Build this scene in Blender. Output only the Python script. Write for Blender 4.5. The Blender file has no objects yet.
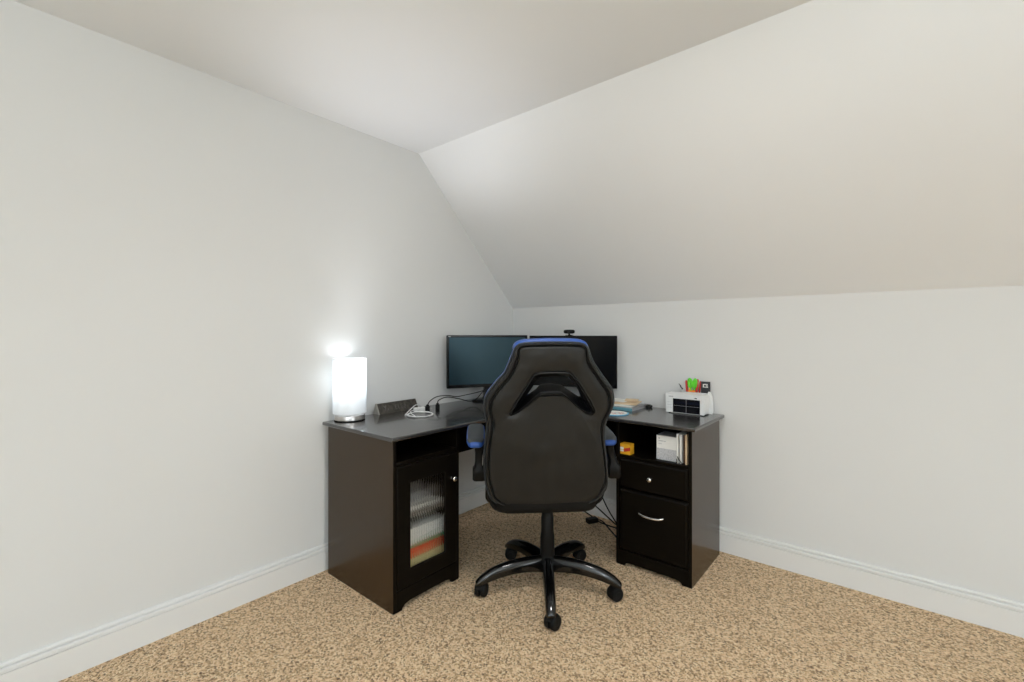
import bpy, bmesh, math, random
from mathutils import Vector, Matrix, noise

random.seed(4)
PI = math.pi
SC = bpy.context.scene
COL = SC.collection

# ------------------------------------------------------------------ camera
cam_data = bpy.data.cameras.new('camera')
cam = bpy.data.objects.new('camera', cam_data)
COL.objects.link(cam)
cam.location = (2.2262, -2.6914, 1.1969)
cam.rotation_euler = (PI / 2, 0, 0.6932)
cam_data.sensor_width = 36.0
cam_data.lens = 460.6 / 1024 * 36.0
cam_data.shift_y = -7.5 / 1024
cam_data.clip_start = 0.05
SC.camera = cam

# ------------------------------------------------------------------ colour management, world, lights
SC.view_settings.view_transform = 'Standard'
SC.view_settings.look = 'None'
SC.view_settings.gamma = 1.0
SC.view_settings.use_curve_mapping = False
SC.view_settings.exposure = 0.0

W = bpy.data.worlds.new('world')
SC.world = W
W.use_nodes = True
W.node_tree.nodes['Background'].inputs[0].default_value = (0.80, 0.90, 1.0, 1)
W.node_tree.nodes['Background'].inputs[1].default_value = 1.0


def area(name, loc, target, sx, sy, power, col, shape='RECTANGLE'):
    l = bpy.data.lights.new(name, 'AREA')
    l.shape = shape
    l.size = sx
    if shape in ('RECTANGLE', 'ELLIPSE'):
        l.size_y = sy
    l.energy = power
    l.color = col
    o = bpy.data.objects.new(name, l)
    COL.objects.link(o)
    o.location = loc
    d = Vector(target) - Vector(loc)
    o.rotation_euler = d.to_track_quat('-Z', 'Y').to_euler()
    return o


# recessed ceiling light and side window, out of frame; the rest is added fill
area('recessed_light', (1.75, -1.75, 2.27), (1.75, -1.75, 0), 0.20, 0.20, 12.5, (0.96, 0.95, 0.93), 'DISK')
lp = bpy.data.lights.new('added_far_fill', 'POINT')  # added point fill far behind the camera, evens out the walls
lp.energy = 50
lp.shadow_soft_size = 0.08
lp.color = (0.88, 0.95, 1.0)
lo = bpy.data.objects.new('added_far_fill', lp)
COL.objects.link(lo)
lo.location = (4.1, -5.3, 1.95)
fl = bpy.data.lights.new('added_ceiling_fill', 'SPOT')   # added fill with no real lamp, bounced off the ceiling behind the camera
fl.energy = 470
fl.spot_size = math.radians(165)
fl.spot_blend = 0.6
fl.shadow_soft_size = 0.12
fl.color = (0.78, 0.92, 1.0)
fo = bpy.data.objects.new('added_ceiling_fill', fl)
COL.objects.link(fo)
fo.location = (3.7, -4.3, 0.9)
fo.rotation_euler = (PI, 0, 0)
area('window_light_side', (7.42, -2.4, 1.45), (0, -2.4, 1.1), 1.8, 1.3, 38, (0.86, 0.955, 1.0))
area('added_back_fill', (4.0, -6.92, 0.9), (4.0, 0, 1.0), 2.4, 0.9, 9, (0.88, 0.96, 1.0))  # added low fill at the back wall, stands for no known window

# ------------------------------------------------------------------ helpers


def new_bm():
    return bmesh.new()


def obj(name, bm, mats, parent=None, smooth=35, bevel=0, seg=2, loc=None, rot=None):
    bmesh.ops.recalc_face_normals(bm, faces=bm.faces[:])
    me = bpy.data.meshes.new(name)
    bm.to_mesh(me)
    bm.free()
    if not isinstance(mats, (list, tuple)):
        mats = [mats]
    for m in mats:
        me.materials.append(m)
    for p in me.polygons:
        p.use_smooth = True
    if smooth is not None:
        me.set_sharp_from_angle(angle=math.radians(smooth))
    o = bpy.data.objects.new(name, me)
    COL.objects.link(o)
    if loc is not None:
        o.location = loc
    if rot is not None:
        o.rotation_euler = rot
    if parent is not None:
        o.parent = parent
    if bevel:
        md = o.modifiers.new('bevel', 'BEVEL')
        md.width = bevel
        md.segments = seg
        md.limit_method = 'ANGLE'
        md.angle_limit = math.radians(40)
        md.harden_normals = False
    return o


def tag(o, label, cat, group=None, kind=None):
    if label:
        o['label'] = label
    if cat:
        o['category'] = cat
    if group:
        o['group'] = group
    if kind:
        o['kind'] = kind
    return o


def thing(name, label, cat, loc=(0, 0, 0), rz=0, group=None):
    o = bpy.data.objects.new(name, None)
    o.empty_display_size = 0.05
    COL.objects.link(o)
    o.location = loc
    o.rotation_euler = (0, 0, rz)
    return tag(o, label, cat, group)


def struct(name, bm, m, **k):
    o = obj(name, bm, m, **k)
    o['kind'] = 'structure'
    return o


def box(bm, lo, hi, M=None, mi=0):
    vs = []
    for x in (lo[0], hi[0]):
        for y in (lo[1], hi[1]):
            for z in (lo[2], hi[2]):
                p = Vector((x, y, z))
                vs.append(bm.verts.new(M @ p if M else p))
    for f in ((0, 1, 3, 2), (4, 6, 7, 5), (0, 4, 5, 1), (2, 3, 7, 6), (0, 2, 6, 4), (1, 5, 7, 3)):
        bm.faces.new([vs[i] for i in f]).material_index = mi
    return vs


def loft(bm, rings, cap=True, closed=True, mi=0):
    R = [[bm.verts.new(p) for p in r] for r in rings]
    n = len(R[0])
    for a, b in zip(R, R[1:]):
        for i in range(n if closed else n - 1):
            j = (i + 1) % n
            bm.faces.new((a[i], a[j], b[j], b[i])).material_index = mi
    if cap:
        bm.faces.new(R[0][::-1]).material_index = mi
        bm.faces.new(R[-1]).material_index = mi
    return R


def lathe(bm, prof, n=32, c=(0, 0, 0), M=None, cap=True, mi=0):
    rings = []
    for r, z in prof:
        ring = []
        for i in range(n):
            a = 2 * PI * i / n
            p = Vector((c[0] + r * math.cos(a), c[1] + r * math.sin(a), c[2] + z))
            ring.append(M @ p if M else p)
        rings.append(ring)
    return loft(bm, rings, cap=cap, mi=mi)


def frame_rings(pts, r, n=8):
    pts = [Vector(p) for p in pts]
    rings = []
    up = None
    for i, p in enumerate(pts):
        t = (pts[min(i + 1, len(pts) - 1)] - pts[max(i - 1, 0)]).normalized()
        if up is None:
            up = Vector((0, 0, 1)) if abs(t.z) < 0.9 else Vector((1, 0, 0))
        s = t.cross(up).normalized()
        up = s.cross(t).normalized()
        rr = r[i] if isinstance(r, (list, tuple)) else r
        rings.append([p + s * rr * math.cos(2 * PI * k / n) + up * rr * math.sin(2 * PI * k / n) for k in range(n)])
    return rings


def catmull(pts, n=8, closed=False):
    pts = [Vector(p) for p in pts]
    N = len(pts)
    out = []
    segs = N if closed else N - 1
    for i in range(segs):
        if closed:
            a, b, c, d = pts[(i - 1) % N], pts[i], pts[(i + 1) % N], pts[(i + 2) % N]
        else:
            a, b, c, d = pts[max(i - 1, 0)], pts[i], pts[i + 1], pts[min(i + 2, N - 1)]
        for k in range(n):
            t = k / n
            out.append(0.5 * ((2 * b) + (c - a) * t + (2 * a - 5 * b + 4 * c - d) * t * t + (3 * b - a - 3 * c + d) * t ** 3))
    if not closed:
        out.append(pts[-1])
    return out


def tube(bm, pts, r, n=8, sm=8, mi=0):
    loft(bm, frame_rings(catmull(pts, sm) if sm else pts, r, n), mi=mi)


def prism(bm, poly, fn, a, b, mi=0):
    """polygon (2D) extruded between depths a and b; fn(u, v, depth) gives the 3D point."""
    A = [bm.verts.new(fn(u, v, a)) for u, v in poly]
    B = [bm.verts.new(fn(u, v, b)) for u, v in poly]
    n = len(poly)
    for i in range(n):
        j = (i + 1) % n
        bm.faces.new((A[i], A[j], B[j], B[i])).material_index = mi
    bm.faces.new(A[::-1]).material_index = mi
    bm.faces.new(B).material_index = mi


def frame_prism(bm, o, i, fn, a, b):
    """rectangular ring: o, i = (u0, v0, u1, v1)"""
    def rect(r, d):
        return [bm.verts.new(fn(u, v, d)) for u, v in ((r[0], r[1]), (r[2], r[1]), (r[2], r[3]), (r[0], r[3]))]
    OA, IA, OB, IB = rect(o, a), rect(i, a), rect(o, b), rect(i, b)
    for k in range(4):
        j = (k + 1) % 4
        bm.faces.new((OA[k], OA[j], IA[j], IA[k]))
        bm.faces.new((OB[k], IB[k], IB[j], OB[j]))
        bm.faces.new((OA[k], OB[k], OB[j], OA[j]))
        bm.faces.new((IA[k], IA[j], IB[j], IB[k]))


# ------------------------------------------------------------------ materials


def mat(name, col, rough=0.5, metal=0.0, spec=0.5, coat=0.0, bump=None, vary=None, emit=None, sheen=0):
    m = bpy.data.materials.new(name)
    m.use_nodes = True
    nt = m.node_tree
    b = nt.nodes['Principled BSDF']
    b.inputs['Base Color'].default_value = (*col, 1)
    b.inputs['Roughness'].default_value = rough
    b.inputs['Metallic'].default_value = metal
    b.inputs['Specular IOR Level'].default_value = spec
    b.inputs['Coat Weight'].default_value = coat
    b.inputs['Coat Roughness'].default_value = 0.08
    if sheen:
        b.inputs['Sheen Weight'].default_value = sheen
    tc = nt.nodes.new('ShaderNodeTexCoord')
    if bump:
        sc, st, dist = bump
        n = nt.nodes.new('ShaderNodeTexNoise')
        n.inputs['Scale'].default_value = sc
        n.inputs['Detail'].default_value = 4
        nt.links.new(tc.outputs['Object'], n.inputs['Vector'])
        bp = nt.nodes.new('ShaderNodeBump')
        bp.inputs['Strength'].default_value = st
        bp.inputs['Distance'].default_value = dist
        nt.links.new(n.outputs['Fac'], bp.inputs['Height'])
        nt.links.new(bp.outputs['Normal'], b.inputs['Normal'])
    if vary:
        sc, amt, stretch = vary
        mp = nt.nodes.new('ShaderNodeMapping')
        mp.inputs['Scale'].default_value = stretch
        n = nt.nodes.new('ShaderNodeTexNoise')
        n.inputs['Scale'].default_value = sc
        n.inputs['Detail'].default_value = 5
        nt.links.new(tc.outputs['Object'], mp.inputs['Vector'])
        nt.links.new(mp.outputs['Vector'], n.inputs['Vector'])
        r = nt.nodes.new('ShaderNodeValToRGB')
        r.color_ramp.elements[0].position = 0.3
        r.color_ramp.elements[1].position = 0.7
        r.color_ramp.elements[0].color = (*[c * (1 - amt) for c in col], 1)
        r.color_ramp.elements[1].color = (*[min(1, c * (1 + amt)) for c in col], 1)
        nt.links.new(n.outputs['Fac'], r.inputs['Fac'])
        nt.links.new(r.outputs['Color'], b.inputs['Base Color'])
    if emit:
        b.inputs['Emission Color'].default_value = (*emit[0], 1)
        b.inputs['Emission Strength'].default_value = emit[1]
    return m


wall_m = mat('wall_paint', (0.725, 0.725, 0.715), 0.75, spec=0.25, bump=(220, 0.05, 0.001), vary=(1.2, 0.012, (1, 1, 1)))
ceil_m = mat('ceiling_paint', (0.85, 0.86, 0.87), 0.85, spec=0.2, bump=(200, 0.05, 0.001), vary=(1.1, 0.01, (1, 1, 1)))
trim_m = mat('white_trim', (0.79, 0.785, 0.77), 0.35, vary=(3, 0.01, (1, 1, 1)))
wood_m = mat('espresso_laminate', (0.021, 0.0105, 0.0038), 0.24, spec=0.58, bump=(60, 0.03, 0.0006), vary=(9, 0.22, (1, 1, 8)))
wood_m.node_tree.nodes['Principled BSDF'].inputs['Specular Tint'].default_value = (1.0, 0.80, 0.58, 1)
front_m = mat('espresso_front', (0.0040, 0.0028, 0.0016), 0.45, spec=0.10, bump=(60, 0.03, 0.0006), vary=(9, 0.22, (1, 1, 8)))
top_m = mat('espresso_desktop', (0.024, 0.022, 0.021), 0.24, spec=0.8, coat=0.45, bump=(90, 0.03, 0.0005), vary=(7, 0.2, (1, 1, 1)))
chrome_m = mat('chrome', (0.78, 0.77, 0.75), 0.18, metal=1)
brushed_m = mat('brushed_steel', (0.55, 0.53, 0.52), 0.28, metal=1, vary=(6, 0.12, (1, 1, 30)))
leather_m = mat('black_leather', (0.0112, 0.0114, 0.0108), 0.46, spec=0.33, bump=(260, 0.16, 0.0008), vary=(14, 0.15, (1, 1, 1)))
mesh_m = mat('black_upholstery', (0.0045, 0.0045, 0.0045), 0.6, spec=0.18, bump=(300, 0.3, 0.001))
blue_m = mat('blue_leather', (0.026, 0.085, 0.33), 0.42, spec=0.4, bump=(240, 0.1, 0.0006))
padgrey_m = mat('grey_pad_leather', (0.036, 0.042, 0.047), 0.5, bump=(240, 0.15, 0.0006))
plastic_m = mat('black_plastic', (0.004, 0.0042, 0.0042), 0.42, spec=0.2, bump=(150, 0.04, 0.0004))
gloss_m = mat('gloss_black_nylon', (0.003, 0.003, 0.003), 0.17, spec=0.45, coat=0.25, bump=(30, 0.03, 0.0005))
rubber_m = mat('black_rubber', (0.004, 0.004, 0.004), 0.6, spec=0.2, bump=(90, 0.05, 0.0004))
white_m = mat('white_plastic', (0.80, 0.80, 0.79), 0.3, vary=(8, 0.01, (1, 1, 1)))
wcable_m = mat('white_cable', (0.82, 0.81, 0.80), 0.45, vary=(8, 0.02, (1, 1, 1)))
paper_m = mat('white_paper', (0.82, 0.81, 0.77), 0.8, vary=(40, 0.04, (1, 1, 12)))
cream_m = mat('manila_paper', (0.74, 0.56, 0.36), 0.75, vary=(15, 0.08, (1, 1, 1)))
cover_grey_m = mat('grey_cover', (0.30, 0.30, 0.31), 0.5, vary=(12, 0.1, (1, 1, 1)))
teal_m = mat('teal_cover', (0.10, 0.27, 0.33), 0.45, vary=(12, 0.1, (1, 1, 1)))
green_m = mat('green_plastic', (0.12, 0.62, 0.03), 0.35, vary=(30, 0.1, (1, 1, 1)))
red_m = mat('red_plastic', (0.55, 0.035, 0.03), 0.35, vary=(30, 0.1, (1, 1, 1)))
orange_m = mat('orange_card', (0.80, 0.22, 0.03), 0.55, vary=(20, 0.08, (1, 1, 1)))
yellow_m = mat('yellow_card', (0.85, 0.42, 0.02), 0.45, vary=(25, 0.06, (1, 1, 1)))
brown_m = mat('brown_cover', (0.07, 0.03, 0.012), 0.55, vary=(12, 0.1, (1, 1, 1)))
greenfold_m = mat('green_card', (0.16, 0.42, 0.20), 0.6, vary=(12, 0.1, (1, 1, 1)))
redfold_m = mat('red_orange_card', (0.75, 0.09, 0.02), 0.6, vary=(12, 0.12, (1, 1, 1)))
ink_m = mat('dark_ink', (0.03, 0.03, 0.035), 0.6, vary=(12, 0.1, (1, 1, 1)))
greyink_m = mat('grey_print', (0.45, 0.45, 0.46), 0.6, vary=(900, 0.35, (1, 1, 1)))
stone_m = mat('dark_marble', (0.050, 0.043, 0.034), 0.35, vary=(55, 0.6, (1, 1, 1)))
silvertrim_m = mat('silver_edge', (0.40, 0.38, 0.34), 0.35, metal=0.6, vary=(20, 0.05, (1, 1, 1)))
clear_m = mat('frosted_acrylic', (0.72, 0.73, 0.72), 0.25, spec=0.6, vary=(20, 0.03, (1, 1, 1)))
darkglass_m = mat('dark_window', (0.008, 0.008, 0.010), 0.08, spec=0.6, vary=(5, 0.1, (1, 1, 1)))
bezel_m = mat('gloss_bezel', (0.003, 0.003, 0.0035), 0.2, spec=0.25, vary=(5, 0.1, (1, 1, 1)))
screen_m = mat('screen_panel', (0.0022, 0.0026, 0.003), 0.22, spec=0.25, vary=(3, 0.02, (1, 1, 1)))
engrave_m = mat('engraved_grey', (0.17, 0.165, 0.15), 0.6, vary=(60, 0.3, (1, 1, 1)))
reflection_screen_m = mat('painted_reflection_screen', (0.006, 0.017, 0.024), 0.3, spec=0.6, vary=(3, 0.02, (1, 1, 1)))  # teal window reflection painted into the base colour and specular tint
reflection_screen_m.node_tree.nodes['Principled BSDF'].inputs['Specular Tint'].default_value = (0.55, 0.85, 1.0, 1)
ltblue_m = mat('light_blue_rim', (0.12, 0.40, 0.62), 0.5, vary=(15, 0.06, (1, 1, 1)))


def carpet():
    m = bpy.data.materials.new('frieze_carpet')
    m.use_nodes = True
    nt = m.node_tree
    b = nt.nodes['Principled BSDF']
    b.inputs['Roughness'].default_value = 0.95
    b.inputs['Specular IOR Level'].default_value = 0.1
    b.inputs['Sheen Weight'].default_value = 0.15
    tc = nt.nodes.new('ShaderNodeTexCoord')
    # tufts wander a little: noise-warped coordinates
    nz = nt.nodes.new('ShaderNodeTexNoise')
    nz.inputs['Scale'].default_value = 90
    nt.links.new(tc.outputs['Object'], nz.inputs['Vector'])
    mx = nt.nodes.new('ShaderNodeVectorMath')
    mx.operation = 'SCALE'
    mx.inputs['Scale'].default_value = 0.012
    nt.links.new(nz.outputs['Color'], mx.inputs[0])
    ad = nt.nodes.new('ShaderNodeVectorMath')
    nt.links.new(tc.outputs['Object'], ad.inputs[0])
    nt.links.new(mx.outputs['Vector'], ad.inputs[1])
    v = nt.nodes.new('ShaderNodeTexVoronoi')
    v.inputs['Scale'].default_value = 175
    nt.links.new(ad.outputs['Vector'], v.inputs['Vector'])
    bw = nt.nodes.new('ShaderNodeSeparateColor')
    nt.links.new(v.outputs['Color'], bw.inputs['Color'])
    n2 = nt.nodes.new('ShaderNodeTexNoise')
    n2.inputs['Scale'].default_value = 60
    n2.inputs['Detail'].default_value = 3
    nt.links.new(tc.outputs['Object'], n2.inputs['Vector'])
    mm = nt.nodes.new('ShaderNodeMath')
    mm.operation = 'MULTIPLY_ADD'
    mm.inputs[1].default_value = 0.62
    nt.links.new(bw.outputs['Red'], mm.inputs[0])
    m3 = nt.nodes.new('ShaderNodeMath')
    m3.operation = 'MULTIPLY'
    m3.inputs[1].default_value = 0.42
    nt.links.new(n2.outputs['Fac'], m3.inputs[0])
    nt.links.new(m3.outputs[0], mm.inputs[2])
    r = nt.nodes.new('ShaderNodeValToRGB')
    e = r.color_ramp.elements
    e[0].position = 0.15
    e[0].color = (0.11, 0.060, 0.026, 1)
    e[1].position = 0.85
    e[1].color = (1.0, 0.80, 0.54, 1)
    k = e.new(0.32)
    k.color = (0.46, 0.278, 0.138, 1)
    k = e.new(0.52)
    k.color = (0.80, 0.548, 0.31, 1)
    nt.links.new(mm.outputs[0], r.inputs['Fac'])
    nt.links.new(r.outputs['Color'], b.inputs['Base Color'])
    bp = nt.nodes.new('ShaderNodeBump')
    bp.inputs['Strength'].default_value = 1.0
    bp.inputs['Distance'].default_value = 0.006
    iv = nt.nodes.new('ShaderNodeMath')
    iv.operation = 'SUBTRACT'
    iv.inputs[0].default_value = 1
    nt.links.new(v.outputs['Distance'], iv.inputs[1])
    nt.links.new(iv.outputs[0], bp.inputs['Height'])
    nt.links.new(bp.outputs['Normal'], b.inputs['Normal'])
    return m


carpet_m = carpet()


def ribbed_glass():
    m = bpy.data.materials.new('ribbed_glass')
    m.use_nodes = True
    nt = m.node_tree
    nt.nodes.remove(nt.nodes['Principled BSDF'])
    out = nt.nodes['Material Output']
    tr = nt.nodes.new('ShaderNodeBsdfTransparent')
    tr.inputs[0].default_value = (0.90, 0.93, 0.92, 1)
    rf = nt.nodes.new('ShaderNodeBsdfRefraction')
    rf.inputs['Roughness'].default_value = 0.12
    rf.inputs['IOR'].default_value = 1.3
    gl = nt.nodes.new('ShaderNodeBsdfGlossy')
    gl.inputs['Roughness'].default_value = 0.12
    m1 = nt.nodes.new('ShaderNodeMixShader')
    m1.inputs[0].default_value = 0.8
    fr = nt.nodes.new('ShaderNodeFresnel')
    fr.inputs[0].default_value = 1.35
    m2 = nt.nodes.new('ShaderNodeMixShader')
    nt.links.new(tr.outputs[0], m1.inputs[1])
    nt.links.new(rf.outputs[0], m1.inputs[2])
    nt.links.new(fr.outputs[0], m2.inputs[0])
    nt.links.new(m1.outputs[0], m2.inputs[1])
    nt.links.new(gl.outputs[0], m2.inputs[2])
    nt.links.new(m2.outputs[0], out.inputs[0])
    return m


glass_m = ribbed_glass()


def shade_mat():
    m = bpy.data.materials.new('lamp_shade_fabric')
    m.use_nodes = True
    nt = m.node_tree
    nt.nodes.remove(nt.nodes['Principled BSDF'])
    out = nt.nodes['Material Output']
    df = nt.nodes.new('ShaderNodeBsdfDiffuse')
    df.inputs[0].default_value = (0.9, 0.9, 0.9, 1)
    tl = nt.nodes.new('ShaderNodeBsdfTranslucent')
    tl.inputs[0].default_value = (0.93, 0.95, 0.96, 1)
    mx = nt.nodes.new('ShaderNodeMixShader')
    mx.inputs[0].default_value = 0.5
    nt.links.new(df.outputs[0], mx.inputs[1])
    nt.links.new(tl.outputs[0], mx.inputs[2])
    nt.links.new(mx.outputs[0], out.inputs[0])
    return m


shade_m = shade_mat()

# ------------------------------------------------------------------ the room
RX, RY = 7.5, 7.0                 # gable wall x=0, far gable x=RX, knee walls y=0 and y=-RY
HK, HC, RUN = 1.3869, 2.2902, 0.8982
T_ = 0.08

bm = new_bm()
box(bm, (-T_, -RY - T_, -0.06), (RX + T_, T_, 0))
struct('floor', bm, carpet_m)

gable = [(0, 0), (0, HK), (-RUN, HC), (-RY + RUN, HC), (-RY, HK), (-RY, 0)]
bm = new_bm()
prism(bm, gable, lambda u, v, d: (d, u, v), -T_, 0)
struct('wall_left', bm, wall_m)
bm = new_bm()
# far gable wall with a window opening, seen only from inside the room
prism(bm, gable, lambda u, v, d: (d, u, v), RX, RX + T_)
struct('wall_far', bm, wall_m)
bm = new_bm()
box(bm, (0, 0, 0), (RX, T_, HK))
struct('wall_right', bm, wall_m)
bm = new_bm()
box(bm, (0, -RY - T_, 0), (RX, -RY, HK))
struct('wall_back', bm, wall_m)
bm = new_bm()
prism(bm, [(0, HK), (T_, HK), (T_, HK + 0.04), (-RUN + 0.03, HC + T_), (-RUN, HC + T_), (-RUN, HC)],
      lambda u, v, d: (d, u, v), 0, RX)
struct('wall_slope', bm, ceil_m)
bm = new_bm()
prism(bm, [(-RY, HK), (-RY - T_, HK), (-RY - T_, HK + 0.04), (-RY + RUN - 0.03, HC + T_), (-RY + RUN, HC + T_), (-RY + RUN, HC)],
      lambda u, v, d: (d, u, v), 0, RX)
struct('wall_slope_back', bm, ceil_m)
bm = new_bm()
box(bm, (0, -RY + RUN, HC), (RX, -RUN, HC + T_))
struct('ceiling', bm, ceil_m)

bbp = [(0, 0), (.014, 0), (.014, .0955), (.009, .0975), (.009, .1010), (.0165, .1035), (.0165, .1120), (.0135, .1150), (.0055, .1165),
       (.0055, .1195), (.0115, .1215), (.0115, .1260), (.008, .1295), (.003, .131), (0, .131)]
bm = new_bm()
prism(bm, bbp, lambda u, v, d: (u, d, v), -RY, 0)
struct('baseboard_left', bm, trim_m, smooth=20)
bm = new_bm()
prism(bm, bbp, lambda u, v, d: (d, -u, v), 0.017, RX)
struct('baseboard_right', bm, trim_m, smooth=20)

# ------------------------------------------------------------------ corner desk
TZ = 0.757
desk = thing('corner_desk', 'dark espresso L-shaped corner desk with glass-door cabinet and drawers', 'desk', (0.60, -0.55, 0))
OX = Vector((0.60, -0.55, 0))


def dpart(name, bm, m, parent=None, **k):
    bmesh.ops.translate(bm, verts=bm.verts[:], vec=-OX)
    return obj(name, bm, m, desk if parent is None else parent, **k)


# desktop with a curved inside corner
arc = []
cx_, cy_ = 1.05, -0.955
for i in range(13):
    a = PI - (PI / 2) * i / 12
    arc.append((cx_ + 0.4404 * math.cos(a), cy_ + 0.4404 * math.sin(a)))
poly = [(.0296, -.0312), (.0296, -1.530), (.6096, -1.530)] + arc + [(1.5167, -.515), (1.5167, -.0312)]
bm = new_bm()
prism(bm, poly, lambda u, v, d: (u, v, d), TZ - 0.018, TZ)
dpart('desktop', bm, top_m, bevel=0.005, seg=3)

ZB = TZ - 0.018
# left cabinet case (open cubby on top, glass door below); front faces +x
x0, x1, ya, yb = 0.0502, 0.589, -1.5094, -1.1252
t = 0.016
bm = new_bm()
box(bm, (x0, ya, 0), (x1 - .001, ya + t, ZB))            # end panel
for f in bm.faces:
    f.normal_update()
    f.material_index = 1 if f.calc_center_median().x > x1 - .002 else 0
dpart('side_panel', bm, [wood_m, front_m], bevel=0.0012)
bm = new_bm()
box(bm, (x0, yb - t, 0), (x1 - .001, yb, ZB))            # inner panel
dpart('side_panel', bm, front_m, bevel=0.0012)
bm = new_bm()
box(bm, (x0, ya + t, 0.02), (x0 + 0.006, yb - t, ZB))
box(bm, (x0, ya + t, 0.078), (x1 - 0.016, yb - t, 0.092))
box(bm, (x0, ya + t, 0.628), (x1, yb - t, 0.644))
box(bm, (x0, ya + t, 0.335), (x1 - 0.06, yb - t, 0.347))   # inner shelf
dpart('cabinet_shelves', bm, front_m, bevel=0.0012)
bm = new_bm()
kick = [(ya + t, 0), (ya + 0.046, 0), (ya + 0.049, 0.010), (ya + 0.060, 0.020), (ya + 0.09, 0.026), (yb - 0.09, 0.026),
        (yb - 0.060, 0.020), (yb - 0.049, 0.010), (yb - 0.046, 0), (yb - t, 0), (yb - t, 0.088), (ya + t, 0.088)]
prism(bm, kick, lambda u, v, d: (d, u, v), x1 - 0.016, x1)
dpart('kick_board', bm, front_m, bevel=0.0012)
# door
bm = new_bm()
dy0, dy1, dz0, dz1 = ya + t + 0.002, yb - t - 0.002, 0.092, 0.624
gy0, gy1, gz0, gz1 = -1.418, -1.218, 0.163, 0.541
frame_prism(bm, (dy0, dz0, dy1, dz1), (gy0, gz0, gy1, gz1), lambda u, v, d: (d, u, v), x1 - 0.015, x1 + 0.003)
door = dpart('cabinet_door', bm, front_m, bevel=0.006, seg=3)
bm = new_bm()
# fluted pane: vertical ribs on the front
nr = 15
pr = [(gy0 - 0.003, x1 - 0.010)]
for i in range(nr):
    for k in range(6):
        a = PI * k / 6
        y = gy0 + (gy1 - gy0) * (i + (1 - math.cos(a)) / 2) / nr
        pr.append((y, x1 - 0.0065 + 0.0034 * math.sin(a)))
pr.append((gy1 + 0.003, x1 - 0.0065))
pr.append((gy1 + 0.003, x1 - 0.010))
prism(bm, pr, lambda u, v, d: (v, u, d), gz0 - 0.003, gz1 + 0.003)
o = dpart('glass_pane', bm, glass_m, smooth=60)
o.parent = door
o['label'] = 'ribbed glass pane'


def knob(bm, p, n, up, s=1.0):
    """small chrome knob at p standing along n"""
    n = Vector(n)
    q = n.to_track_quat('Z', 'Y').to_matrix().to_4x4()
    M = Matrix.Translation(p) @ q
    lathe(bm, [(0.0075 * s, 0), (0.006 * s, .003 * s), (.005 * s, .010 * s), (.0085 * s, .014 * s), (.0125 * s, .018 * s),
               (.0125 * s, .022 * s), (.009 * s, .026 * s), (.003 * s, .0275 * s)], 20, M=M)


bm = new_bm()
knob(bm, (x1 + 0.003, -1.175, 0.503), (1, 0, 0), None)
o = dpart('knob', bm, chrome_m, smooth=60)
o.parent = door
# right pedestal, front faces -y
X0, X1, Y0, Y1 = 1.1077, 1.4961, -0.4944, -0.0518
bm = new_bm()
box(bm, (X0, Y0 + .001, 0), (X0 + t, Y1, ZB))
dpart('side_panel', bm, front_m, bevel=0.0012)
bm = new_bm()
box(bm, (X1 - t, Y0 + .001, 0), (X1, Y1, ZB))
for f in bm.faces:
    f.material_index = 1 if f.calc_center_median().y < Y0 + .002 else 0
dpart('side_panel', bm, [wood_m, front_m], bevel=0.0012)
bm = new_bm()
box(bm, (X0 + t, Y1 - 0.006, 0.02), (X1 - t, Y1, ZB))
box(bm, (X0 + t, Y0, 0.556), (X1 - t, Y1 - 0.006, 0.571))
box(bm, (X0 + t, Y0 + 0.018, 0.395), (X1 - t, Y1 - 0.006, 0.405))
box(bm, (X0 + t, Y0 + 0.018, 0.06), (X1 - t, Y1 - 0.006, 0.072))
dpart('pedestal_shelves', bm, front_m, bevel=0.0012)
bm = new_bm()
kick = [(X0 + t, 0), (X0 + 0.046, 0), (X0 + 0.049, 0.008), (X0 + 0.058, 0.015), (X0 + 0.08, 0.019), (X1 - 0.08, 0.019),
        (X1 - 0.058, 0.015), (X1 - 0.049, 0.008), (X1 - 0.046, 0), (X1 - t, 0), (X1 - t, 0.078), (X0 + t, 0.078)]
prism(bm, kick, lambda u, v, d: (u, d, v), Y0, Y0 + 0.016)
dpart('kick_board', bm, front_m, bevel=0.0012)


def drawer_front(name, z0, z1):
    bm = new_bm()
    a0, a1 = X0 + t + 0.003, X1 - t - 0.003
    y = Y0 + 0.016
    c = 0.011
    r0 = [(a0, y, z0), (a1, y, z0), (a1, y, z1), (a0, y, z1)]
    r1 = [(a0, Y0 + 0.004, z0), (a1, Y0 + 0.004, z0), (a1, Y0 + 0.004, z1), (a0, Y0 + 0.004, z1)]
    r2 = [(a0 + c, Y0 - 0.005, z0 + c), (a1 - c, Y0 - 0.005, z0 + c), (a1 - c, Y0 - 0.005, z1 - c), (a0 + c, Y0 - 0.005, z1 - c)]
    loft(bm, [r0, r1, r2])
    return dpart(name, bm, front_m, bevel=0.0015)


dr = drawer_front('drawer', 0.401, 0.553)
bm = new_bm()
knob(bm, (1.297, Y0 - 0.005, 0.476), (0, -1, 0), None)
o = dpart('knob', bm, chrome_m, smooth=60)
o.parent = dr
fd = drawer_front('file_drawer', 0.081, 0.396)
bm = new_bm()
hp = [(1.244, Y0 - 0.003, 0.300), (1.244, Y0 - 0.020, 0.299), (1.266, Y0 - 0.031, 0.294), (1.303, Y0 - 0.035, 0.293),
      (1.341, Y0 - 0.031, 0.294), (1.363, Y0 - 0.020, 0.299), (1.363, Y0 - 0.003, 0.300)]
tube(bm, hp, 0.0056, 10, 6)
o = dpart('handle', bm, chrome_m, smooth=60)
o.parent = fd
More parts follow.
